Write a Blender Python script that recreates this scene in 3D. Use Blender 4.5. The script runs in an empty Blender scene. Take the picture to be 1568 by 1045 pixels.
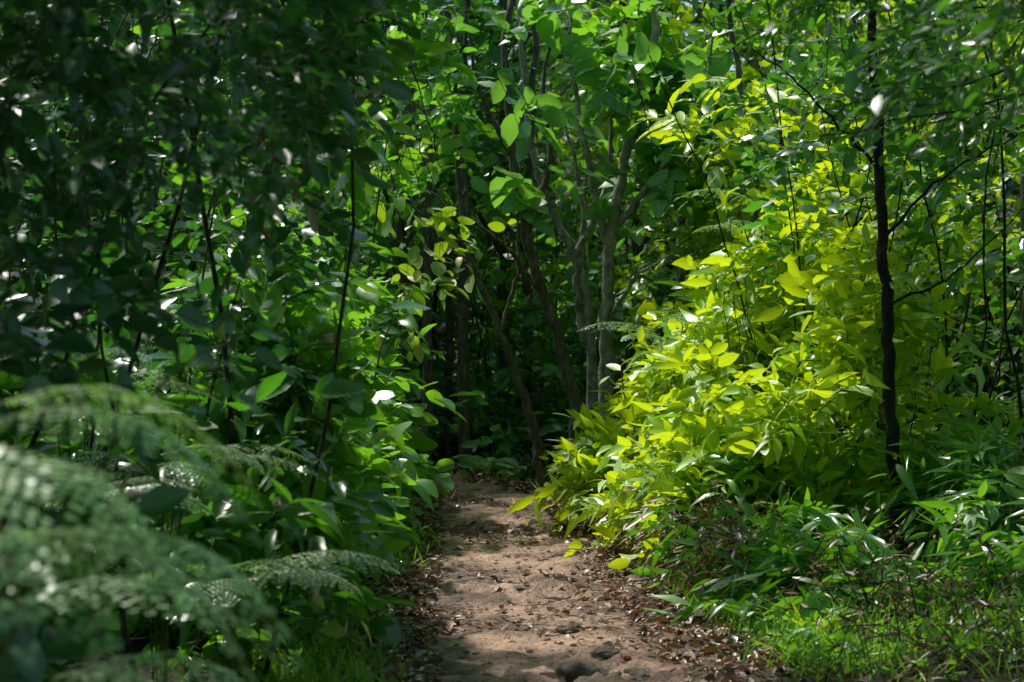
import bpy, math, time
import numpy as np
from mathutils import Vector
R = np.random.default_rng(7)
scene = bpy.context.scene

# ------------------------------------------------------------------ helpers
def nrm(a):
    return a/np.maximum(np.linalg.norm(a,axis=-1,keepdims=True),1e-9)
LAT = R.random((32,32,32))
def noise3(P, s=1.0, off=0.0):
    Q = np.asarray(P)*s+off+100.0
    i = np.floor(Q).astype(int); f = Q-i; f = f*f*(3-2*f)
    r = 0
    for dx in (0,1):
        for dy in (0,1):
            for dz in (0,1):
                w = (f[...,0] if dx else 1-f[...,0])*(f[...,1] if dy else 1-f[...,1])*(f[...,2] if dz else 1-f[...,2])
                r = r + w*LAT[(i[...,0]+dx)%32,(i[...,1]+dy)%32,(i[...,2]+dz)%32]
    return r
def sstep(a,b,x):
    t = np.clip((x-a)/(b-a),0,1); return t*t*(3-2*t)

class MB:
    def __init__(s): s.v=[];s.a=[];s.f=[];s.n=0
    def add(s,V,F,mat,A=None):
        V=np.asarray(V,float).reshape(-1,3); F=np.asarray(F,int)
        if len(V)==0: return
        if A is None: A=np.tile([R.random(),.5,.5],(len(V),1))
        s.v.append(V); s.a.append(np.asarray(A,float).reshape(-1,3)); s.f.append((F+s.n,mat)); s.n+=len(V)
    def build(s,name,mats,smooth=True):
        V=np.concatenate(s.v); A=np.concatenate(s.a)
        me=bpy.data.meshes.new(name)
        me.vertices.add(len(V)); me.vertices.foreach_set('co',V.astype(np.float32).ravel())
        loops=np.concatenate([f.ravel() for f,m in s.f])
        tot=np.concatenate([np.full(len(f),f.shape[1]) for f,m in s.f])
        mi=np.concatenate([np.full(len(f),m) for f,m in s.f])
        st=np.concatenate([[0],np.cumsum(tot)[:-1]])
        me.loops.add(len(loops)); me.loops.foreach_set('vertex_index',loops.astype(np.int32))
        me.polygons.add(len(tot)); me.polygons.foreach_set('loop_start',st.astype(np.int32))
        me.polygons.foreach_set('loop_total',tot.astype(np.int32))
        me.polygons.foreach_set('material_index',mi.astype(np.int32))
        me.polygons.foreach_set('use_smooth',np.full(len(tot),smooth))
        at=me.attributes.new('ld','FLOAT_VECTOR','POINT'); at.data.foreach_set('vector',A.astype(np.float32).ravel())
        for m in mats: me.materials.append(m)
        me.update(calc_edges=True); 
        ob=bpy.data.objects.new(name,me); scene.collection.objects.link(ob); return ob

def make_tpl(us,hw):
    V=[];F3=[];F4=[]; rows=[]
    for u,h in zip(us,hw):
        if h==0: rows.append([len(V)]); V.append((u,0))
        else:
            b=len(V); rows.append([b,b+1,b+2]); V+= [(u,-h),(u,0),(u,h)]
    for a,b in zip(rows[:-1],rows[1:]):
        if len(a)==1: F3+=[(a[0],b[1],b[0]),(a[0],b[2],b[1])]
        elif len(b)==1: F3+=[(a[0],a[1],b[0]),(a[1],a[2],b[0])]
        else: F4+=[(a[0],a[1],b[1],b[0]),(a[1],a[2],b[2],b[1])]
    return np.array(V,float),np.array(F3,int),(np.array(F4,int) if F4 else None)
T_OVAL=make_tpl([0,.22,.55,.82,1],[0,.8,1,.55,0])
T_BROAD=make_tpl([0,.07,.25,.5,.75,.92,1],[0,.45,.88,1,.78,.36,0])
T_LANCE=make_tpl([0,.2,.5,.8,1],[0,.75,1,.45,0])
T_LOW=make_tpl([0,.45,1],[0,1,0])

def leaves(mb,pos,d,up,L,W,mat,rnd,tpl,fold=.22,droop=.25):
    TV,F3,F4=tpl; N=len(pos)
    if N==0: return
    d=nrm(d); rt=nrm(np.cross(d,up)); nn=np.cross(rt,d)
    u=TV[:,0][None,:,None]; v=TV[:,1][None,:,None]
    L_=L[:,None,None]; W_=W[:,None,None]
    fo=(fold*(R.random(N)*1.4-.1))[:,None,None]; dr=(droop*(R.random(N)*1.7-.3))[:,None,None]
    wav=(R.normal(0,.10,(N,len(TV),1)))*np.abs(v)
    V=pos[:,None]+d[:,None]*u*L_+rt[:,None]*v*W_*.5+nn[:,None]*(fo*np.abs(v)*W_+wav*W_*.5-dr*u*u*L_)
    M=len(TV); off=(np.arange(N)*M)[:,None,None]
    A=np.zeros((N,M,3)); A[...,0]=rnd[:,None]; A[...,1]=TV[:,0]; A[...,2]=np.abs(TV[:,1])
    V=V.reshape(-1,3); A=A.reshape(-1,3)
    n0=mb.n
    mb.v.append(V); mb.a.append(A)
    mb.f.append(((F3[None]+off).reshape(-1,3)+n0,mat))
    if F4 is not None: mb.f.append(((F4[None]+off).reshape(-1,4)+n0,mat))
    mb.n+=len(V)

def prisms(mb,A,B,r0,r1,mat):
    N=len(A); 
    if N==0: return
    d=nrm(B-A); h=np.where(np.abs(d[:,2:3])>.9,[[1.,0,0]],[[0,0,1.]]); x=nrm(np.cross(d,h)); y=np.cross(d,x)
    V=[]
    for P,r in((A,r0),(B,r1)):
        for k in range(3):
            a=k*2*math.pi/3; V.append(P+(x*math.cos(a)+y*math.sin(a))*np.asarray(r).reshape(-1,1))
    V=np.stack(V,1); F=np.array([[0,1,4,3],[1,2,5,4],[2,0,3,5]])
    F=(F[None]+(np.arange(N)*6)[:,None,None]).reshape(-1,4)
    A_=np.zeros((N,6,3)); A_[...,0]=R.random(N)[:,None]; A_[...,1:]=.5
    mb.add(V.reshape(-1,3),F,mat,A_)

def tube(mb,pts,r0,r1,mat,sides=10,sub=8,wob=.01):
    pts=np.array(pts,float); n=len(pts)
    P=np.vstack([2*pts[0]-pts[1],pts,2*pts[-1]-pts[-2]]); out=[]
    for i in range(n-1):
        a,b,c,e=P[i:i+4]
        for t in np.arange(sub)/sub:
            out.append(.5*((2*b)+(-a+c)*t+(2*a-5*b+4*c-e)*t*t+(-a+3*b-3*c+e)*t**3))
    out.append(pts[-1]); C=np.array(out)
    C[1:-1]+=R.normal(0,wob,(len(C)-2,3))
    m=len(C); d=nrm(np.gradient(C,axis=0)); t=np.linspace(0,1,m); r=r0+(r1-r0)*t**.8
    h=np.array([0.,1,0.07]); x=nrm(np.cross(d,h)); y=np.cross(d,x)
    th=np.arange(sides)*2*math.pi/sides
    ring=C[:,None]+ (x[:,None]*np.cos(th)[None,:,None]+y[:,None]*np.sin(th)[None,:,None])*(r[:,None,None]*(1+.22*(noise3(np.stack(np.broadcast_arrays(C[:,None,0]*5+np.cos(th)*2,C[:,None,1]+np.sin(th)*2,C[:,None,2]*7),-1))-.5))[...,None])
    F=[]
    for i in range(m-1):
        for k in range(sides):
            k2=(k+1)%sides; F.append((i*sides+k,i*sides+k2,(i+1)*sides+k2,(i+1)*sides+k))
    A=np.zeros((m*sides,3)); A[:,0]=R.random(); A[:,1]=np.repeat(t,sides); A[:,2]=.5
    mb.add(ring.reshape(-1,3),F,mat,A)
    return C

S=nrm(np.array([-0.36,0.34,0.87]))       # direction to the sun
# light gaps cut in the foliage so sun reaches chosen spots: centre, radius, openness
GAPS=[((1.25,12.0,1.0),1.2,.98),((1.7,10.8,.4),.8,.85),((.1,12.2,0),.8,.95),((.1,10.9,0),.95,.98),((.2,9.5,0),.95,.98),((.3,8.2,0),.8,.93),((1.4,17.0,3.3),1.1,.9),
      ((3.2,14,3.0),1.6,.93),((-1.1,12.3,1.4),.9,.95),((-1.0,11.0,3.1),.8,.9),((-1.3,9.3,1.4),.8,.93),((-.6,15.5,2.8),.9,.9),((-1.8,8.3,1.9),.7,.85),((-1.6,10.3,2.2),.7,.85),
      ((2.8,12.6,1.6),1.4,.93),((-1.3,13,3.4),.8,.8),((.0,14,0),.7,.85),((5,19,4),2.5,.9),((.6,15.6,3.2),1.3,.93),((-3,21,3),1.5,.5),((.6,15.9,1.6),1.1,.97),((1.75,14,3.25),.7,.98),
      ((0,20.5,3.2),1.1,.8),((-1.2,7.0,1.0),.6,.95),((-1.0,6.4,.7),.55,.95),((-.95,3.2,1.35),.6,.99),((1.5,8.4,.2),.5,.9)]
def gapcull(P):
    keep=np.ones(len(P),bool)
    for c,r,o in GAPS:
        D=P-np.array(c); al=D@S; pe=np.linalg.norm(D-al[:,None]*S,axis=1)
        hit=(al>r*.9)&(pe<r*(.85+.35*noise3(P,1.7)))
        keep&=~(hit&(R.random(len(P))<o))
    return P[keep]

def sprays(mb,P,D,Lt,K,Ls,wr,tpl,mleaf,mtwig,tilt=.5,spread=.9,droop=.35,tw=.0022,fold=.22,ldroop=.25,twigs=True,bias=None):
    N=len(P)
    if N==0: return
    D=nrm(D); Lt=Lt*(.65+.7*R.random(N)); 
    side=nrm(np.cross(D,np.array([0,0,1.])+R.normal(0,.3,(N,3))))
    t=np.linspace(.12,1,K)[None,:]+R.normal(0,.03,(N,K))
    pos=P[:,None]+D[:,None]*(t*Lt[:,None])[...,None]; pos[...,2]-=(droop*t*t*Lt[:,None])
    sg=np.where(np.arange(K)%2==0,1.,-1.)[None,:,None]*np.ones((N,K,1)); sg[:,-1]*=.15
    tang=D[:,None]+np.array([0,0,-1.])*(2*droop*t*.6)[...,None]
    d=tang*.75+side[:,None]*sg*spread+R.normal(0,.28,(N,K,3))
    up=np.array([0,0,1.])+R.normal(0,tilt,(N,1,3))+R.normal(0,tilt*.6,(N,K,3))
    L=Ls*(.5+.8*R.random((N,K)))*(.75+.5*R.random((N,1)))
    base=R.random((N,1)) if bias is None else bias[:,None]
    rnd=np.clip(base*.65+.35*R.random((N,K)),0,1)
    leaves(mb,pos.reshape(-1,3),d.reshape(-1,3),up.reshape(-1,3),L.ravel(),(L*wr*(.85+.3*R.random((N,K)))).ravel(),mleaf,rnd.ravel(),tpl,fold,ldroop)
    if twigs:
        mid=P+D*(Lt*.5)[:,None]; mid[:,2]-=droop*.25*Lt; end=P+D*Lt[:,None]; end[:,2]-=droop*Lt
        prisms(mb,P,mid,tw*1.5,tw,mtwig); prisms(mb,mid,end,tw,tw*.5,mtwig)

# ------------------------------------------------------------------ materials
def newmat(n):
    m=bpy.data.materials.new(n); m.use_nodes=True; nt=m.node_tree; nt.nodes.clear(); return m,nt.nodes,nt.links
def leafmat(name,cols,trans,tf=.4,rough=.3,ior=1.5,brown=None):
    m,n,l=newmat(name)
    out=n.new('ShaderNodeOutputMaterial'); at=n.new('ShaderNodeAttribute'); at.attribute_name='ld'
    sx=n.new('ShaderNodeSeparateXYZ'); l.new(at.outputs['Vector'],sx.inputs[0])
    cr=n.new('ShaderNodeValToRGB'); e=cr.color_ramp.elements
    e[0].position=0; e[0].color=(*cols[0],1); e[1].position=.93; e[1].color=(*cols[-1],1)
    for i,c in enumerate(cols[1:-1]):
        x=e.new((i+1)/(len(cols)-1)*.93); x.color=(*c,1)
    if brown: x=e.new(.985); x.color=(*brown,1)
    l.new(sx.outputs[0],cr.inputs[0])
    mid=n.new('ShaderNodeMapRange'); mid.inputs[2].default_value=.14; mid.inputs[3].default_value=1.6; mid.inputs[4].default_value=1
    l.new(sx.outputs[2],mid.inputs[0])
    mx=n.new('ShaderNodeVectorMath'); mx.operation='SCALE'; l.new(cr.outputs[0],mx.inputs[0]); l.new(mid.outputs[0],mx.inputs['Scale'])
    df=n.new('ShaderNodeBsdfDiffuse'); l.new(mx.outputs[0],df.inputs[0])
    tr=n.new('ShaderNodeBsdfTranslucent'); tm=n.new('ShaderNodeMixRGB'); tm.inputs[0].default_value=.3; tm.inputs[1].default_value=(*trans,1); l.new(mx.outputs[0],tm.inputs[2]); l.new(tm.outputs[0],tr.inputs[0])
    ms=n.new('ShaderNodeMixShader'); ms.inputs[0].default_value=tf; l.new(df.outputs[0],ms.inputs[1]); l.new(tr.outputs[0],ms.inputs[2])
    gl=n.new('ShaderNodeBsdfGlossy'); gl.inputs['Color'].default_value=(1,1,1,1)
    rr=n.new('ShaderNodeMapRange'); rr.inputs[3].default_value=rough-.08; rr.inputs[4].default_value=rough+.14; l.new(sx.outputs[0],rr.inputs[0]); l.new(rr.outputs[0],gl.inputs['Roughness'])
    # same reflectance on both faces of the thin leaf
    ge=n.new('ShaderNodeNewGeometry'); io=n.new('ShaderNodeMapRange'); io.inputs[3].default_value=ior; io.inputs[4].default_value=1/ior; l.new(ge.outputs['Backfacing'],io.inputs[0])
    fr=n.new('ShaderNodeFresnel'); l.new(io.outputs[0],fr.inputs[0])
    m2=n.new('ShaderNodeMixShader'); l.new(fr.outputs[0],m2.inputs[0]); l.new(ms.outputs[0],m2.inputs[1]); l.new(gl.outputs[0],m2.inputs[2]); l.new(m2.outputs[0],out.inputs[0])
    return m
def noisemat(name,c1,c2,c3=None,scale=6,rough=.9,bump=.4,bscale=40,stretch=(1,1,1),spec=.3,det=6):
    m,n,l=newmat(name)
    out=n.new('ShaderNodeOutputMaterial'); tc=n.new('ShaderNodeTexCoord'); mp=n.new('ShaderNodeMapping'); mp.inputs['Scale'].default_value=stretch
    l.new(tc.outputs['Object'],mp.inputs[0])
    a=n.new('ShaderNodeTexNoise'); a.inputs['Scale'].default_value=scale; a.inputs['Detail'].default_value=det; a.inputs['Roughness'].default_value=.7
    l.new(mp.outputs[0],a.inputs[0])
    cr=n.new('ShaderNodeValToRGB'); e=cr.color_ramp.elements; e[0].position=.36; e[0].color=(*c1,1); e[1].position=.6; e[1].color=(*c2,1)
    if c3: x=e.new(.7); x.color=(*c3,1)
    l.new(a.outputs[0],cr.inputs[0])
    p=n.new('ShaderNodeBsdfPrincipled'); p.inputs['Roughness'].default_value=rough; p.inputs['Specular IOR Level'].default_value=spec
    if bump:
        b=n.new('ShaderNodeTexNoise'); b.inputs['Scale'].default_value=bscale; b.inputs['Detail'].default_value=4; l.new(mp.outputs[0],b.inputs[0])
        bu=n.new('ShaderNodeBump'); bu.inputs['Strength'].default_value=bump; bu.inputs['Distance'].default_value=.02; l.new(b.outputs[0],bu.inputs['Height']); l.new(bu.outputs[0],p.inputs['Normal'])
    l.new(cr.outputs[0],p.inputs['Base Color']); l.new(p.outputs[0],out.inputs[0])
    return m
M_shade=leafmat('leaf_shade_green',[(.007,.042,.014),(.018,.082,.022),(.045,.15,.03)],(.12,.48,.04),.33,.25,1.65)  # shade put into the leaf colour, for the left side and distant trees
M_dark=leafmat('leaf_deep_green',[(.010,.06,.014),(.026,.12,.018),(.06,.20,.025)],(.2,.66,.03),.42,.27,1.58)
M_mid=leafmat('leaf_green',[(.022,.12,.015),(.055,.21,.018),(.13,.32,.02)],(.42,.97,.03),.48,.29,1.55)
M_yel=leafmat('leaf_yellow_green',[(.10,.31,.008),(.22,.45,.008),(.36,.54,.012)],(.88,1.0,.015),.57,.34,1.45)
M_back=leafmat('leaf_back',[(.03,.15,.012),(.08,.25,.014),(.18,.39,.015)],(.70,.99,.02),.54,.34,1.45)
M_broad=leafmat('leaf_broad',[(.025,.14,.05),(.045,.20,.06),(.10,.28,.06)],(.4,.92,.06),.44,.28,1.6)
M_autumn=leafmat('leaf_yellowing',[(.05,.2,.02),(.12,.28,.02),(.36,.26,.03)],(.55,.9,.03),.47,.36,1.45)
M_fern=leafmat('fern_frond',[(.07,.2,.06),(.13,.3,.10),(.2,.38,.15)],(.5,.9,.18),.40,.3,1.65)
M_grass=leafmat('grass_blade',[(.04,.18,.02),(.10,.28,.02),(.2,.37,.03)],(.5,.85,.03),.47,.36,1.5)
M_dry=leafmat('dry_leaf',[(.045,.022,.014),(.16,.075,.042),(.40,.25,.16)],(.4,.18,.05),.2,.34,1.5)
M_twig=noisemat('twig_bark',(.02,.018,.012),(.07,.06,.04),scale=20,bump=0,det=1)
M_stem=noisemat('green_stem',(.04,.07,.015),(.10,.13,.03),scale=12,rough=.5,bump=0,det=1)
M_bark=noisemat('dark_bark',(.05,.042,.035),(.17,.15,.13),(.34,.32,.29),scale=7,bump=.9,bscale=35,stretch=(3,3,1))
M_bark0=noisemat('sapling_bark',(.012,.009,.007),(.035,.028,.022),(.06,.05,.045),scale=7,bump=.9,bscale=35,stretch=(3,3,1))
M_bark2=noisemat('lichen_bark',(.13,.12,.11),(.36,.35,.33),(.65,.65,.6),scale=9,bump=.8,bscale=35,stretch=(1.5,1.5,1))
M_rock=noisemat('rock_surface',(.06,.05,.04),(.17,.14,.12),(.27,.24,.2),scale=9,bump=.7,bscale=30)

# ------------------------------------------------------------------ ground + path
def pc(y): return np.interp(y,[-5,0,7.6,10,12.3,15.4,16.6,18,20,24],[.4,.3,.23,.08,-.05,-.23,-.55,-1.5,-3.2,-8])
def pw(y): return np.interp(y,[-5,7.6,10,12.3,15.4,17,24],[1.0,1.0,.92,.82,.80,.6,.6])
def gh(x,y):
    P=np.stack([x,y,np.zeros_like(x)],-1)
    d=np.abs(x-pc(y))-pw(y)
    h=.10*(noise3(P,.6)-.5)+.05*(noise3(P,2.3,5)-.5)*sstep(-.3,.4,d)+.028*(noise3(P,7,9)-.5)+.012*(noise3(P,19,3)-.5)
    h=h+.16*sstep(0,1.6,d)
    r=np.sqrt(x**2+(y-8)**2)
    return h+sstep(24,80,r)*14+sstep(15.8,19,y)*.15*sstep(-1,.5,x)
xs=np.concatenate([np.linspace(-400,-30,12)[:-1],np.linspace(-30,-4,40)[:-1],np.linspace(-4,4,200),np.linspace(4,30,40)[1:],np.linspace(30,400,12)[1:]])
ys=np.concatenate([np.linspace(-400,-20,12)[:-1],np.linspace(-20,4,40)[:-1],np.linspace(4,18,330),np.linspace(18,40,50)[1:],np.linspace(40,400,14)[1:]])
def grid(xx,yy,Z):
    ny,nx=xx.shape; V=np.stack([xx,yy,Z],-1).reshape(-1,3); i=np.arange(ny*nx).reshape(ny,nx)
    F=np.stack([i[:-1,:-1],i[:-1,1:],i[1:,1:],i[1:,:-1]],-1).reshape(-1,4); return V,F
XX,YY=np.meshgrid(xs,ys); V,F=grid(XX,YY,gh(XX,YY))
M_ground=noisemat('forest_floor',(.014,.011,.007),(.042,.028,.018),(.08,.055,.034),scale=9,bump=.8,bscale=45,det=3)
mb=MB(); mb.add(V,F,0); mb.build('ground',[M_ground])
def pathmat():
    m,n,l=newmat('packed_dirt'); out=n.new('ShaderNodeOutputMaterial'); tc=n.new('ShaderNodeTexCoord')
    def nz(s,d=5,r=.65):
        a=n.new('ShaderNodeTexNoise'); a.inputs['Scale'].default_value=s; a.inputs['Detail'].default_value=d; a.inputs['Roughness'].default_value=r; l.new(tc.outputs['Object'],a.inputs[0]); return a
    a=nz(1.8,8); cr=n.new('ShaderNodeValToRGB'); e=cr.color_ramp.elements; e[0].position=.40; e[0].color=(.15,.09,.07,1); e[1].position=.60; e[1].color=(.54,.35,.26,1)
    l.new(a.outputs[0],cr.inputs[0])
    b=nz(60,4); c2=n.new('ShaderNodeValToRGB'); e=c2.color_ramp.elements; e[0].position=.37; e[0].color=(.28,.23,.21,1); e[1].position=.54; e[1].color=(1.1,1.08,1.05,1); l.new(b.outputs[0],c2.inputs[0])
    mx=n.new('ShaderNodeMixRGB'); mx.blend_type='MULTIPLY'; mx.inputs[0].default_value=.85; l.new(cr.outputs[0],mx.inputs[1]); l.new(c2.outputs[0],mx.inputs[2])
    at=n.new('ShaderNodeAttribute'); at.attribute_name='ld'; sx=n.new('ShaderNodeSeparateXYZ'); l.new(at.outputs['Vector'],sx.inputs[0])
    g=nz(7); ad=n.new('ShaderNodeMath'); ad.operation='MULTIPLY_ADD'; ad.inputs[1].default_value=.9; l.new(g.outputs[0],ad.inputs[0]); l.new(sx.outputs[2],ad.inputs[2])
    mr=n.new('ShaderNodeMapRange'); mr.inputs[1].default_value=.88; mr.inputs[2].default_value=1.25; l.new(ad.outputs[0],mr.inputs[0])
    m2=n.new('ShaderNodeMixRGB'); m2.inputs[2].default_value=(.09,.05,.04,1); l.new(mr.outputs[0],m2.inputs[0]); l.new(mx.outputs[0],m2.inputs[1])
    bu=n.new('ShaderNodeBump'); bu.inputs['Strength'].default_value=1.0; bu.inputs['Distance'].default_value=.025; h=nz(28,6,.7); l.new(h.outputs[0],bu.inputs['Height'])
    p=n.new('ShaderNodeBsdfPrincipled'); p.inputs['Roughness'].default_value=.55; p.inputs['Specular IOR Level'].default_value=.5
    l.new(m2.outputs[0],p.inputs['Base Color']); l.new(bu.outputs[0],p.inputs['Normal']); l.new(p.outputs[0],out.inputs[0]); return m
py=np.linspace(-4,23,1100); ps=np.linspace(-1.15,1.15,90)
SS,PY=np.meshgrid(ps,py); wv=pw(PY)+.16*(noise3(np.stack([SS*0+np.sign(SS)*3,PY,PY*0],-1),1.3)-.5)
PX=pc(PY)+SS*wv
edge=sstep(.82,1.12,np.abs(SS))
P0=np.stack([PX,PY,PX*0],-1)
def prel(P): return .035*(noise3(P,9,2)-.5)+.08*(noise3(P,13,4)-.5)*sstep(.4,.65,noise3(P,1.6,21))
PZ=gh(PX,PY)+.014-.06*edge+prel(P0)
mb=MB(); V,F=grid(PX,PY,PZ); A=np.zeros((V.shape[0],3)); A[:,2]=np.abs(SS).ravel(); mb.add(V,F,0,A); mb.build('dirt_path',[pathmat()])

# ------------------------------------------------------------------ rocks
def rock(x,y,s,flat=.5,emb=.35):
    import bmesh
    bm=bmesh.new(); bmesh.ops.create_icosphere(bm,subdivisions=4,radius=1)
    o=R.random(3)*30; V=np.array([v.co[:] for v in bm.verts])
    k=.6+.75*noise3(V,1.3,o)+.35*noise3(V,3,o); V=V*k[:,None]*np.array([1.2,.9,flat])*s
    a=R.random()*6; V=np.stack([V[:,0]*math.cos(a)-V[:,1]*math.sin(a),V[:,0]*math.sin(a)+V[:,1]*math.cos(a),V[:,2]],-1)
    for v,c in zip(bm.verts,V): v.co=c
    for f in bm.faces: f.smooth=True
    me=bpy.data.meshes.new('rock'); bm.to_mesh(me); bm.free(); me.materials.append(M_rock)
    ob=bpy.data.objects.new('rock',me); ob.location=(x,y,float(gh(np.array([x]),np.array([y]))[0])+.014+s*flat*(.5-emb)-.01); scene.collection.objects.link(ob)
for a in [(.33,7.75,.085,.85),(.58,7.85,.05,.7),(.98,9.35,.08,.6),(.86,8.35,.065,.6),(.46,8.35,.055,.6),(.28,8.9,.05,.6),(-.25,9.4,.05,.5),(.05,10.3,.06,.5),(-.1,10.5,.04,.5),
          (.4,11.0,.05,.5),(-.1,13.1,.09,.5),(.1,13.3,.06,.5),(.35,13,.05,.5),(-.55,8.6,.05,.5)]: rock(*a)
N=3500; y=R.uniform(6.5,16,N); sx=R.normal(0,.8,N); x=pc(y)+np.clip(sx,-1.3,1.3)*pw(y)
ico=np.array([(1,0,0),(-1,0,0),(0,1,0),(0,-1,0),(0,0,1),(0,0,-1),(.6,.6,.4),(-.6,.6,.4),(.6,-.6,.4),(-.6,-.6,.4)],float)
IF=np.array([(0,6,4),(6,2,4),(2,7,4),(7,1,4),(1,9,4),(9,3,4),(3,8,4),(8,0,4),(0,2,6),(2,1,7),(1,3,9),(3,0,8)])
s=.003+.018*R.random(N)**3; sh=ico[None]*(1+R.normal(0,.18,(N,10,3)))*s[:,None,None]*np.array([1.2,1,.6])
V=sh+np.stack([x,y,gh(x,y)+.018],-1)[:,None]
mb=MB(); mb.add(V.reshape(-1,3),(IF[None]+(np.arange(N)*10)[:,None,None]).reshape(-1,3),0); mb.build('pebbles',[M_rock],False)
N=28000; y=5+17*R.random(N)**1.0; u=R.random(N)
q0=R.random(N)<.2
off=np.where(q0,R.uniform(0,1,N),.56+np.abs(R.normal(0,.42,N))+(R.random(N)<.3)*R.uniform(0,4,N))
x=pc(y)+np.where(u<.5,-1,1)*off*pw(y)
P=np.stack([x,y,gh(x,y)+.024+.025*R.random(N)],-1); D=R.normal(0,1,(N,3)); D[:,2]*=.18
kk=~(q0&(noise3(P*np.array([1,1,0]),1.4,77)<.5)); P=P[kk];D=D[kk];N=len(P)
U=np.array([0,0,1.])+R.normal(0,.4,(N,3)); L=.025+.065*R.random(N)**1.8
mb=MB(); leaves(mb,P,D,U,L,L*(.3+.35*R.random(N)),0,R.random(N),T_OVAL,.35,.4)
n2=3400; q=R.integers(0,N,n2); A=P[q]; B=A+R.normal(0,1,(n2,3))*np.array([.09,.09,.012]); prisms(mb,A,B,.003,.0015,1)
mb.build('fallen_leaves',[M_dry,M_twig])

# ------------------------------------------------------------------ foliage walls
def up_dir(N,bias,j=.55): return nrm(np.array(bias)+R.normal(0,j,(N,3)))
def cand(n,x0,x1,y0,y1,z0,z1): return np.stack([R.uniform(x0,x1,n),R.uniform(y0,y1,n),R.uniform(z0,z1,n)],-1)
def stems(mb,n,x0,x1,y0,y1,h0,h1,mat,r=.012,keepf=None,lean=.35):
    for i in range(n):
        x=R.uniform(x0,x1); y=R.uniform(y0,y1)
        if keepf and not keepf(x,y): continue
        z=float(gh(np.array([x]),np.array([y]))[0])-.03; h=R.uniform(h0,h1); a,b=R.normal(0,lean,2)*h*.4; c,e=R.normal(0,lean,2)*h*.3
        tube(mb,[(x,y,z),(x+a*.3+c*.3,y+b*.3,z+h*.35),(x+a*.7,y+b*.7+e*.3,z+h*.7),(x+a*1.2,y+b*1.2,z+h)],r*R.uniform(.6,1.5),r*.35,mat,5,4,.012)

def leftb(y,z):
    e=pc(y)-pw(y); e=np.where(y<6.2,np.minimum(e,-1.25),e); e=np.where(y>15,-.9,e)
    return e+np.interp(z,[0,.4,1.0,1.7,2.3,3,4,6],[-.16,-.24,-.22,-.26,-.2,.0,.35,.6])
P=cand(30000,-5,.6,4.8,16.0,0.05,5.6)
d=leftb(P[:,1],P[:,2])+.7*(noise3(P,1.1,3)-.5)-P[:,0]
keep=(d>0)&(R.random(len(P))<np.exp(-np.maximum(d,0)/1.2))&(noise3(P,1.6,7)+.25*noise3(P,5,1)>np.where(P[:,2]<.9,.42,.52))
keep&=~((P[:,1]<7.1)&(P[:,1]>5.6)&(P[:,0]>-1.9)&(P[:,2]>.35)&(P[:,2]<1.45))
P=gapcull(P[keep]); lo=P[:,2]<1.3; mb=MB(); CNT={'left':len(P)}
sh=(P[:,1]+1.2*(noise3(P,.8,19)-.5)*4<8.8)|((P[:,2]>2.7)&(P[:,0]<-1.7))  # near and upper left: darker leaf copies stand in for shade
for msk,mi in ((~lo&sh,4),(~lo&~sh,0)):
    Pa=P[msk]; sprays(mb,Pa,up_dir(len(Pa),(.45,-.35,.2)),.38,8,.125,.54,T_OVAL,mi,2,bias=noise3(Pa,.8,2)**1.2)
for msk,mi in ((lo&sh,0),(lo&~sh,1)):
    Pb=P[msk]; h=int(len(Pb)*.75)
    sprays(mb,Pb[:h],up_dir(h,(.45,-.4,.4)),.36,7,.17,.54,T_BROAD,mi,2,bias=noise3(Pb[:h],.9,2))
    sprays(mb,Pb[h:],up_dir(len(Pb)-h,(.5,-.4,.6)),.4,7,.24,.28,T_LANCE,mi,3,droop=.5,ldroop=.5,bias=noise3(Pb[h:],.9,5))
stems(mb,80,-4,-.9,5.5,15.5,1.5,4.8,2,.013,lambda x,y:x<leftb(y,1.)-.1)
mb.build('hedge_undergrowth',[M_dark,M_mid,M_twig,M_stem,M_shade])

P=cand(7000,-2.6,-.7,8.2,15.2,.2,3.9)
d=leftb(P[:,1],P[:,2])+.15-P[:,0]; keep=(d>0)&(d<.7)&(noise3(P,1.5,17)>.5); P=gapcull(P[keep]); CNT['ls']=len(P)
mb=MB(); sprays(mb,P,up_dir(len(P),(.7,-.3,.4)),.36,8,.16,.52,T_BROAD,0,1,bias=noise3(P,1.2,8))
stems(mb,14,-2,-1.2,10,15,1.5,3,1,.012)
mb.build('green_shrub',[M_mid,M_stem])

def rightb(y,z):
    e=pc(y)+pw(y)
    return e+np.interp(z,[0,.4,.9,1.5,2.1,2.6,3.2],[-.02,.08,.32,.72,1.15,1.6,2.1])
P=cand(14000,.5,2.7,10.6,14.6,.1,2.3)
d=P[:,0]-rightb(P[:,1],P[:,2])+.9*(noise3(P,1.7,3)-.5)+.4*(noise3(P,3.6,3)-.5)
keep=(d>0)&(R.random(len(P))<np.exp(-np.maximum(d,0)/.65))&(noise3(P,2.2,9)>.49)&(R.random(len(P))<np.interp(P[:,2],[1.5,2.3],[1,.2]))
P=gapcull(P[keep]); h=int(len(P)*.4); CNT['bright']=len(P)
mb=MB(); bi=noise3(P,1.3,4)
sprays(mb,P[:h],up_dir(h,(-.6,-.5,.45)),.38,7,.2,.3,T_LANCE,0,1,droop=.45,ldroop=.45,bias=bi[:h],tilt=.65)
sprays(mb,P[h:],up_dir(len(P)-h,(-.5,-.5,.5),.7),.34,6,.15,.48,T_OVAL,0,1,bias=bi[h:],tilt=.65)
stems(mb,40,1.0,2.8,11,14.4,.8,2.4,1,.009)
mb.build('yellow_green_shrub',[M_yel,M_stem])

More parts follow.
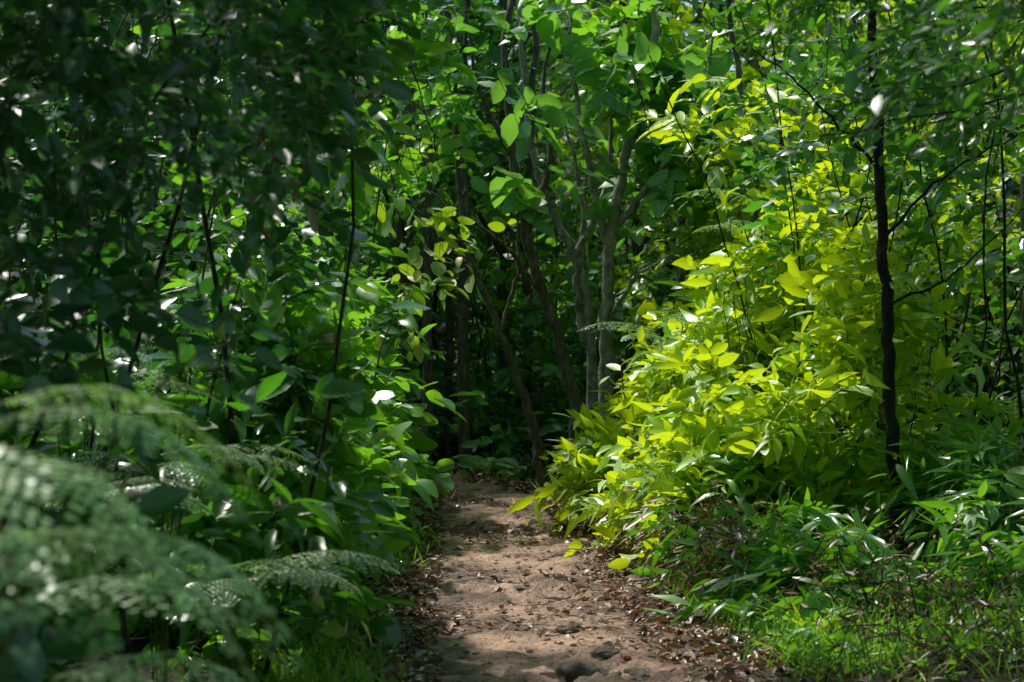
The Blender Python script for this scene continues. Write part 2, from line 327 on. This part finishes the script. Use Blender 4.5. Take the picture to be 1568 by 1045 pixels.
P=cand(2400,.95,3.2,9.0,11.6,.05,.85)
d=P[:,0]-(pc(P[:,1])+pw(P[:,1])+.12+.4*P[:,2]); keep=(d>0)&(P[:,2]<.15+.35*d+.3*(P[:,1]-9.3))&(noise3(P,2.2,11)>.53)&(np.hypot(P[:,0]-2.3,P[:,1]-9.9)>.4)
P=gapcull(P[keep]); CNT['lance']=len(P)
mb=MB(); sprays(mb,P,up_dir(len(P),(-.6,-.7,.55),.5),.45,8,.2,.23,T_LANCE,0,1,droop=.7,ldroop=.6)
mb.build('lance_leaf_plant',[M_mid,M_stem])

P=cand(30000,1.2,7.5,10.6,18,.1,5.8)
e=pc(P[:,1])+pw(P[:,1])
d=P[:,0]-(e+np.interp(P[:,2],[0,1,2,3,4,6],[1.0,1.0,1.1,.9,.7,.5]))+.8*(noise3(P,1.,5)-.5)
keep=(d>0)&(R.random(len(P))<.75*np.exp(-np.maximum(d,0)/2.0))&(noise3(P,1.5,13)>.52)
P=gapcull(P[keep]); CNT['right']=len(P); nz_=noise3(P,.8,44); mb=MB()
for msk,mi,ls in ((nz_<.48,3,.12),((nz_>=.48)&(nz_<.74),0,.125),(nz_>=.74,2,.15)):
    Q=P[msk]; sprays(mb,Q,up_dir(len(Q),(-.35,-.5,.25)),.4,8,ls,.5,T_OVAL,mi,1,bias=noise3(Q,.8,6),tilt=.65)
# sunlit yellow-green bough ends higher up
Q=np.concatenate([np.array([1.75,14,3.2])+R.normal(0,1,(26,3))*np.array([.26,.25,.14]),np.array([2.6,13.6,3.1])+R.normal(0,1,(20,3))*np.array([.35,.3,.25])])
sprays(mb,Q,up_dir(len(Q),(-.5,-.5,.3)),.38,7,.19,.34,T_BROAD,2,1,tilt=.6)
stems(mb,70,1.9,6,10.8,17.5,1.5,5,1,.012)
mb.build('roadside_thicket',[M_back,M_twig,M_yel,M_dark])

P=cand(3600,.75,3.2,4.6,8.5,2.15,3.8)
keep=(P[:,0]>.9+.10*P[:,1]-.35*(P[:,2]-2.3))&(P[:,2]>1.98+.09*P[:,1]-.25*(P[:,0]-1.2))&(noise3(P,2.2,31)>.58)&~((np.abs(P[:,0]/P[:,1]-.215)<.02)&(R.random(len(P))<.7))
P=gapcull(P[keep]); mb=MB(); CNT['over']=len(P)
sprays(mb,P,up_dir(len(P),(-.6,-.1,-.1)),.3,8,.07,.46,T_OVAL,0,1)
for k in range(7):
    z=R.uniform(2.4,3.4); y=R.uniform(5,8); tube(mb,[(4.2,y+.4,z+.5),(3,y+.2,z+.35),(2.1,y,z+.1),(1.2+.1*k,y-.2,z-.1)],.016,.003,1,6,6,.015)
mb.build('overhanging_branch',[M_dark,M_twig])
P=cand(2600,-3,-.7,4.6,8.0,2.0,4); keep=(P[:,0]<-.4-.10*P[:,1]+.35*(P[:,2]-2))&(noise3(P,2.2,37)>.5)
P=gapcull(P[keep]); mb=MB(); sprays(mb,P,up_dir(len(P),(.6,-.1,-.1)),.3,8,.075,.48,T_OVAL,0,1)
for k in range(6):
    z=R.uniform(2.3,3.0); y=R.uniform(6,8); tube(mb,[(-4,y+.4,z-.5),(-2.8,y+.2,z-.1),(-1.9,y,z+.3),(-1.0,y-.2,z+.75)],.035,.008,1,7,6,.02)
P=np.array([-1.02,7.2,2.32])+R.normal(0,1,(10,3))*np.array([.09,.1,.08]); sprays(mb,P,up_dir(10,(.1,-.2,-.9),.3),.2,5,.10,.34,T_OVAL,2,1,droop=.2)
mb.build('overhanging_branch',[M_shade,M_bark,M_dry])

# ------------------------------------------------------------------ trees in the middle
def tree(polys,k=1.35):
    mb=MB(); Cs=[]
    for pts,r0,r1 in polys: Cs.append(tube(mb,pts,r0*k,r1*k,0,10 if r0>.03 else 6,8,.010))
    return mb,Cs
def crown(mb,Cs,n,ls,wr,tpl,jit=.35,zmin=1.6,Lt=.4,K=6):
    A=np.concatenate([c[c[:,2]>zmin] for c in Cs if (c[:,2]>zmin).any()])
    P=A[R.integers(0,len(A),n)]+R.normal(0,jit,(n,3)); P=P[(P[:,2]>zmin)|(R.random(n)<.2)]; P=gapcull(P)
    sprays(mb,P,up_dir(len(P),(0,-.35,.3),.8),Lt,K,ls,wr,tpl,1,2,bias=R.random(len(P)),tw=.004,ldroop=.35,tilt=.65)
def fin(mb,name,leaf,bark): mb.build(name,[bark,leaf,M_twig])
Y=15.9
mb,C=tree([([(.62,Y,-.1),(.59,Y,.79),(.40,Y,1.53),(.16,Y,2.26),(.01,Y,3.18),(-.05,Y,4.2),(.2,Y,5.6)],.055,.02),
 ([(.10,Y,2.5),(.35,Y+.2,3.1),(.30,Y+.3,3.9),(.5,Y,4.8)],.028,.008),([(.02,Y,3.1),(-.3,Y-.2,3.7),(-.45,Y-.3,4.6)],.025,.008),([(.3,Y,1.8),(-.1,Y-.3,2.3),(-.5,Y-.5,2.55),(-.9,Y-.6,2.9)],.018,.005)])
crown(mb,C,100,.25,.65,T_BROAD,.4,2.8); fin(mb,'forest_tree',M_broad,M_bark)
Y=15.6
mb,C=tree([([(.84,Y,-.05),(.86,Y,.6),(.86,Y,1.22),(.90,Y,2.32),(1.04,Y,3.06),(1.3,Y,4.2),(1.4,Y,5.6)],.062,.022),
 ([(.90,Y,2.2),(.74,Y,2.8),(.59,Y+.1,3.6),(.5,Y+.2,4.6)],.034,.01),([(.93,Y,2.4),(1.3,Y-.1,2.9),(1.7,Y-.2,3.4),(1.8,Y-.3,4.3)],.025,.008),([(.90,Y,1.6),(1.15,Y-.3,2.0),(1.5,Y-.5,2.2)],.015,.005)])
crown(mb,C,100,.26,.65,T_BROAD,.42,2.7); fin(mb,'forest_tree',M_broad,M_bark2)
Y=16.2
mb,C=tree([([(.71,Y,-.05),(.76,Y,.67),(.70,Y,1.83),(.47,Y,2.45),(.22,Y,3.06),(.1,Y,4.2),(0,Y,5.5)],.045,.015),([(.6,Y,2.2),(.9,Y,2.9),(.95,Y,3.9),(1.2,Y,5)],.025,.008),([(.70,Y,1.4),(.62,Y,1.9),(.68,Y,2.6),(.5,Y,3.5)],.035,.01)])
crown(mb,C,80,.2,.55,T_BROAD,.45,2.9); fin(mb,'forest_tree',M_back,M_bark2)
Y=15.5
mb,C=tree([([(.28,Y,-.05),(.22,Y,.5),(.1,Y,.92),(-.15,Y,1.59),(-.38,Y,2.2),(-.5,Y,3.0),(-.5,Y,4.2)],.038,.012),([(-.1,Y,1.5),(.05,Y,2.1),(.05,Y,2.9)],.015,.006),([(-.3,Y,2.0),(-.7,Y-.2,2.4),(-1.1,Y-.4,2.9)],.015,.005)])
crown(mb,C,50,.2,.55,T_BROAD,.35,2.6); fin(mb,'forest_tree',M_broad,M_bark)
for (x,y,r,l) in [(-.46,17.5,.06,-.1),(-.86,17.0,.05,.05),(-1.2,18,.05,.1),(.15,18.5,.05,.05),(1.7,17,.05,-.1),(-.1,19.5,.07,0),(-.75,19,.045,.12),(1.35,18.5,.06,.05),(2.1,14.5,.035,-.15),(-1.7,17.5,.07,.1),(4.2,14,.06,.1),(3.4,16,.07,-.1)]:
    mb,C=tree([([(x,y,-.1),(x+l*.5,y,1.3),(x+l*.2,y,2.6),(x+l*1.5,y,4),(x+l*3,y,6.5)],r,r*.5),([(x+l*.3,y,2.3),(x+.4*R.choice([-1,1]),y-.2,3.1),(x+.6*R.choice([-1,1]),y-.3,4.2)],r*.45,r*.15)],1.15)
    crown(mb,C,40,.18,.5,T_OVAL,.5,2.6); fin(mb,'forest_tree',M_mid,M_bark)
z0=float(gh(np.array([2.33]),np.array([10.3]))[0])
mb,C=tree([([(2.34,10.3,z0-.05),(2.31,10.3,.7),(2.27,10.3,1.4),(2.24,10.3,2.1),(2.20,10.3,2.8),(2.17,10.3,3.6),(2.2,10.3,5.5)],.047,.024),([(2.24,10.3,2.1),(2.6,10.1,2.5),(3.2,9.9,2.8)],.012,.004),([(2.22,10.3,2.5),(1.8,10.1,2.9),(1.4,10,3.2)],.012,.004),([(2.27,10.3,1.7),(2.7,10.4,1.9),(3.1,10.3,2.3)],.01,.003)],1)
crown(mb,C,60,.1,.45,T_OVAL,.45,3.1,.3,7); fin(mb,'sapling_tree',M_dark,M_bark0)

P=cand(4500,-2.4,2.2,15.6,21,.05,2.2); keep=(P[:,1]>15.7+1.1*np.clip(.35-P[:,0],0,2.5)*(P[:,2]<.6))&(noise3(P,1.5,41)>.5)&(R.random(len(P))<.02+.42*(P[:,1]>17.7)+.3*(P[:,2]<.4))
P=gapcull(P[keep]); mb=MB(); h=int(len(P)*.7); CNT['under']=len(P)
sprays(mb,P[:h],up_dir(h,(0,-.5,.4)),.38,6,.19,.52,T_OVAL,0,2); sprays(mb,P[h:],up_dir(len(P)-h,(0,-.5,.5)),.4,7,.23,.28,T_LANCE,1,2,droop=.5)
stems(mb,60,-2,2,17,21,1,4,2,.012); mb.build('understorey_shrub',[M_broad,M_dark,M_twig])
P=cand(900,-1.2,-.4,12.6,14.5,1.75,3.2); P=P[(noise3(P,2.6,51)>.71)]; P=P[:26]; mb=MB()
sprays(mb,P,up_dir(len(P),(.4,-.2,-.5),.6),.32,6,.13,.58,T_BROAD,0,1,droop=.5)
for k in range(6): tube(mb,[(-1.5+.1*k,13.5,4.2),(-1.2+.1*k,13.4,3.3),(-1.0+.1*k,13.2,2.6),(-.9+.08*k,13.1,2.0)],.008,.002,1,5,6,.02)
mb.build('hanging_branch',[M_autumn,M_twig])

P=cand(7500,-3,3.5,13.2,18.5,2.6,6.2); keep=(noise3(P,1.3,61)>.56)&(P[:,2]>2.8+.35*np.clip(17-P[:,1],0,4)+.5*(np.abs(P[:,0]-.5)<.8))&(R.random(len(P))<.5)
P=gapcull(P[keep]); mb=MB(); CNT['mo']=len(P); sprays(mb,P,up_dir(len(P),(0,-.4,.1)),.42,7,.17,.55,T_BROAD,0,1,bias=noise3(P,1,3),tilt=.65)
mb.build('tree_crown_foliage',[M_mid,M_twig])

P=cand(26000,-9,11,18.5,25,.2,8.5); keep=(noise3(P,.9,71)>.45)&(R.random(len(P))<.5)&~((np.abs(P[:,0]+.1)<2.2)&(P[:,2]<2.6)&(P[:,1]<21)&(R.random(len(P))<.8))
P=gapcull(P[keep]); mb=MB(); CNT['back']=len(P); dk=(P[:,0]<.6)|(P[:,2]<2.0)  # left and low leaves coloured darker, as depth shade
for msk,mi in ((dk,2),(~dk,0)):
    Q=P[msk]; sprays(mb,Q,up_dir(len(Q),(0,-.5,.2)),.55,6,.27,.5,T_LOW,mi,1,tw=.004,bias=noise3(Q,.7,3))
stems(mb,60,-8,10,18.5,26,3,8,1,.03); mb.build('background_foliage',[M_back,M_twig,M_dark])
P=cand(9000,-22,24,26,36,.2,11); P=P[R.random(len(P))<.6]; P[:,2]+=gh(P[:,0],P[:,1])*.8; mb=MB()
sprays(mb,P,up_dir(len(P),(0,-.5,.2)),1.1,6,.65,.5,T_LOW,0,1,twigs=False); mb.build('distant_trees',[M_shade,M_twig])
P=np.concatenate([cand(1500,-14,-6,-4,26,.2,5),cand(1500,8,15,-4,26,.2,6),cand(900,-12,12,-14,-8,.2,5)]); mb=MB()
sprays(mb,P,up_dir(len(P),(0,0,.2),.8),1.0,6,.6,.5,T_LOW,0,1,twigs=False); mb.build('surrounding_forest',[M_dark,M_twig])

P=cand(7000,-14,11,-4,28,6.5,9.5); G=P-S*((P[:,2]-1)/S[2])[:,None]  # unseen canopy added for shade, kept by where its shadow lands
cov=.06+.26*(G[:,1]<7.0)+.5*((G[:,0]<-1.8)&(G[:,1]<13.5))+.5*((G[:,0]>1.8)&(G[:,1]<9.8))+.5*((G[:,1]>18)&(G[:,0]<.8))
P=P[R.random(len(P))<cov]; P=gapcull(P); mb=MB(); CNT['can']=len(P)
sprays(mb,P,up_dir(len(P),(0,0,-.1),.8),.8,7,.3,.5,T_LOW,0,1,tw=.006,tilt=.35); mb.build('shade_canopy',[M_mid,M_twig])

# ------------------------------------------------------------------ ferns
def frond(mb,base,dirh,L,rise,pairs=16,wid=.3,arch=.9,detail=9,fat=.42):
    dirh=nrm(np.array([dirh[0],dirh[1],0.])); t=np.linspace(0,1,pairs+1)
    C=np.array(base)+dirh*(L*t*(1-.15*t))[:,None]+np.array([0,0,1.])*(rise*L*t-arch*L*.55*t*t)[:,None]
    tg=nrm(np.gradient(C,axis=0)); sd=nrm(np.cross(tg,[0,0,1.])+R.normal(0,.12,3)); up=np.cross(sd,tg)
    prisms(mb,C[:-1],C[1:],.003,.002,1)
    P=[];D=[];U=[];Ls=[];Ws=[]; a0=[];b0=[]; rn=R.random(); sp=L/pairs
    for i in range(1,pairs+1):
        f=t[i]; wl=wid*L*min(1,f*4+.25)*(1-f)**.8+.01
        for s_ in(-1,1):
            pd=nrm(sd[i]*s_*.95+tg[i]*.4+np.array([0,0,-.1])+R.normal(0,.05,3)); k=max(3,int(detail*wl/(wid*L))+1)
            tt=(np.arange(k)+.5)/k
            ctr=C[i]+pd*(tt*wl)[:,None]+np.array([0,0,-.22])*(tt**2*wl)[:,None]
            a0.append(C[i]);b0.append(ctr[-1]); q=nrm(np.cross(up[i],pd)); ll=sp*fat*(1-.7*tt)+.002
            for s2 in(-1,1):
                P.append(ctr); D.append(np.tile(q*s2+pd*.5,(k,1))); U.append(np.tile(up[i],(k,1))+R.normal(0,.1,(k,3))); Ls.append(ll); Ws.append(np.full(k,wl/k*1.0))
            P.append(ctr[-1:]); D.append(pd[None]); U.append(up[i][None]); Ls.append(np.array([wl*.12])); Ws.append(np.array([.006]))
    P=np.concatenate(P);D=np.concatenate(D);U=np.concatenate(U);Ls=np.concatenate(Ls);Ws=np.concatenate(Ws)
    leaves(mb,P,D,U,Ls,Ws,0,np.clip(rn*.6+.4*R.random(len(P)),0,1),T_LOW,.1,.1)
    prisms(mb,np.array(a0),np.array(b0),.0013,.0006,1)
def bracken(name,x,y,h,n,L,heads=None,rise=.55,arch=.9,detail=9,mat=M_fern,wid=.3,pairs=16,fat=.42):
    mb=MB(); z=float(gh(np.array([x]),np.array([y]))[0])
    for i in range(n):
        a=(heads[i] if heads else R.uniform(0,6.28)); hh=h*R.uniform(.9,1.06); dx,dy=math.cos(a),math.sin(a)
        b=(x+dx*.12*h,y+dy*.12*h,z+hh); tube(mb,[(x+dx*.02,y+dy*.02,z-.03),(x+dx*.05*h,y+dy*.05*h,z+hh*.5),b],.006,.003,1,5,5,.002)
        frond(mb,b,(dx,dy),L*R.uniform(.85,1.15),rise,wid=wid,arch=arch,detail=detail,pairs=pairs,fat=fat)
    mb.build(name,[mat,M_stem])
bracken('bracken_fern',-1.15,3.2,1.33,4,.66,[-.1,-.55,.4,-1.0],.45,1.4,7,pairs=12,wid=.27,fat=.5)
bracken('bracken_fern',-1.1,3.3,1.12,4,.64,[-.25,-.8,.3,-.5],.4,1.2,7,pairs=12,wid=.27,fat=.5)
bracken('bracken_fern',-1.05,3.6,.82,3,.58,[0,-.5,.5],.4,1.1,7,pairs=12,wid=.26,fat=.46)
bracken('bracken_fern',-1.1,6.5,.64,7,.66,[-.1,-.5,-.9,.3,-1.4,.7,2.5],.45,.8,11,pairs=18)
bracken('bracken_fern',-1.45,7.0,1.08,6,.62,[-.2,-.7,-1.2,.3,3,-1.8],.35,.75,11,pairs=18)
bracken('bracken_fern',-1.9,7.4,1.3,5,.6,[-.3,-.9,-1.5,.3,-2],.4,.8,10)
bracken('bracken_fern',-1.65,6.2,.95,5,.55,[-.3,-.9,-1.5,.3,-2],.4,.8,10)
bracken('bracken_fern',1.3,13.0,1.5,5,.65,[3.3,3.9,2.8,4.6,5.2],.4,.7,10)
bracken('bracken_fern',2.1,12.8,2.3,5,.7,[3.3,3.9,4.4,4.9,2.6],.5,.8,10)
bracken('bracken_fern',-.2,16.9,.15,6,.4,None,.7,.9,9)
mb=MB(); P=cand(1100,.5,2.3,9.5,13.5,.02,.5); d=P[:,0]-(pc(P[:,1])+pw(P[:,1])-.02); P=P[(d>0)&(d<.6)]
sprays(mb,P,up_dir(len(P),(-.4,-.4,.1),.7),.3,10,.07,.25,T_LANCE,0,1,droop=.7); 
P=cand(500,1.5,3.8,7.2,10.2,.12,.42); sprays(mb,P,up_dir(len(P),(0,-.2,.2),.9),.4,4,.06,.25,T_LANCE,0,1,droop=.4,tw=.003)
mb.build('dry_fern',[M_dry,M_twig])

mb=MB(); tube(mb,[(-1.6,4.2,.2),(-1.2,4.1,.9),(-.85,4.0,1.45),(-.62,4.0,1.62)],.008,.003,1,6,6,.004)
P=np.array([(-.85,4,1.45),(-.75,4,1.55),(-.66,4.02,1.6),(-.95,4,1.3)])
sprays(mb,P,up_dir(4,(.6,-.1,.1),.4),.14,4,.08,.46,T_BROAD,0,1); mb.build('leafy_sapling',[M_dark,M_stem])

# ------------------------------------------------------------------ grass
def grass(name,pts,n,rad,h):
    mb=MB(); pts=np.array(pts); c=pts[R.integers(0,len(pts),n)]; x=c[:,0]+R.normal(0,rad,n); y=c[:,1]+R.normal(0,rad*1.6,n)
    P=np.stack([x,y,gh(x,y)-.01],-1); D=np.array([0,0,1.])+R.normal(0,.5,(n,3)); L=h*(.4+.9*R.random(n))
    leaves(mb,P,D,R.normal(0,1,(n,3)),L,.006+.007*R.random(n),0,R.random(n),T_LANCE,.3,.8); mb.build(name,[M_grass])
gl=[(-.8,7.4),(-.85,7.8),(-.75,7.2),(-.95,8.2),(-.92,9),(-.86,11),(-.86,11.6),(-1.05,7.4),(-.95,13),(-1.1,6.8),(-.95,7.1)]
gr=[(1.28,9.6),(1.38,9.3),(1.48,9.1),(1.22,10.1),(1.5,8.6),(1.6,8.8),(1.5,8.1),(1.07,10.8),(1.6,8.2),(.92,12.2),(1.8,9.2)]
grass('grass',gl,2800,.13,.15); grass('grass',gr,3400,.15,.14)
grass('grass',[(2.1,8.6),(2.5,9.3),(2.9,9.8),(2.2,8.0),(2.7,8.8),(3.1,9.2),(2,9.5),(1.9,8.9),(2.4,8.3)],1800,.28,.17)
grass('grass',[(-2.2,17),(-1,17.5),(0,17),(1,15.4),(.78,15.2),(.8,14.3)],1000,.25,.16)
mb=MB(); n=16; a=R.uniform(0,6.28,n); D=np.stack([np.cos(a)*.6,np.sin(a)*.6,np.full(n,.9)],-1); P=np.tile([1.5,8.6,float(gh(np.array([1.5]),np.array([8.6]))[0])],(n,1))
leaves(mb,P,D,np.stack([-np.cos(a)*.2,-np.sin(a)*.2,np.ones(n)],-1),.24+.12*R.random(n),np.full(n,.032),0,.6+.4*R.random(n),T_LANCE,.2,.6); mb.build('bladed_plant',[M_yel])
for nm,x0,x1,y0,y1,sd in(('weed_plants',-1.9,-.55,6.2,15.5,-1),('weed_plants',.7,3.0,7.4,15.5,1)):
    n=1500; y=R.uniform(y0,y1,n); e=pc(y)+sd*(pw(y)+.08); x=e+sd*np.abs(R.normal(0,.65,n))
    P=np.stack([x,y,gh(x,y)+R.uniform(0,.12,n)],-1); P=P[noise3(P,2.4,91)>.5]; mb=MB()
    sprays(mb,P,up_dir(len(P),(0,-.1,.9),.5),.14,5,.055,.5,T_OVAL,0,1); mb.build(nm,[M_mid,M_stem])

# ------------------------------------------------------------------ light, sky, camera
w=bpy.data.worlds.new('World'); scene.world=w; w.use_nodes=True; nt=w.node_tree; nt.nodes.clear()
o=nt.nodes.new('ShaderNodeOutputWorld'); bg=nt.nodes.new('ShaderNodeBackground'); sk=nt.nodes.new('ShaderNodeTexSky'); sk.sky_type='NISHITA'; sk.sun_disc=False
el=math.asin(S[2]); az=math.atan2(S[0],S[1]); sk.sun_elevation=el; sk.sun_rotation=az
bg.inputs[1].default_value=.15; nt.links.new(sk.outputs[0],bg.inputs[0]); nt.links.new(bg.outputs[0],o.inputs[0])
sl=bpy.data.lights.new('sun','SUN'); sl.energy=5; sl.angle=math.radians(4); sl.color=(1,.96,.86)
so=bpy.data.objects.new('sun',sl); so.rotation_euler=Vector([-float(c) for c in S]).to_track_quat('-Z','Y').to_euler(); so.location=(-5,5,20); scene.collection.objects.link(so)
cd=bpy.data.cameras.new('camera'); cd.lens=60; cd.sensor_width=36; cd.clip_end=2000; cd.clip_start=.05
cd.dof.use_dof=True; cd.dof.focus_distance=11.5; cd.dof.aperture_fstop=2.8
co=bpy.data.objects.new('camera',cd); co.location=(0,0,1.65); co.rotation_euler=(math.radians(90-.92),0,0); scene.collection.objects.link(co); scene.camera=co
scene.view_settings.view_transform='Standard'; scene.view_settings.look='None'; scene.view_settings.exposure=0
print(CNT)
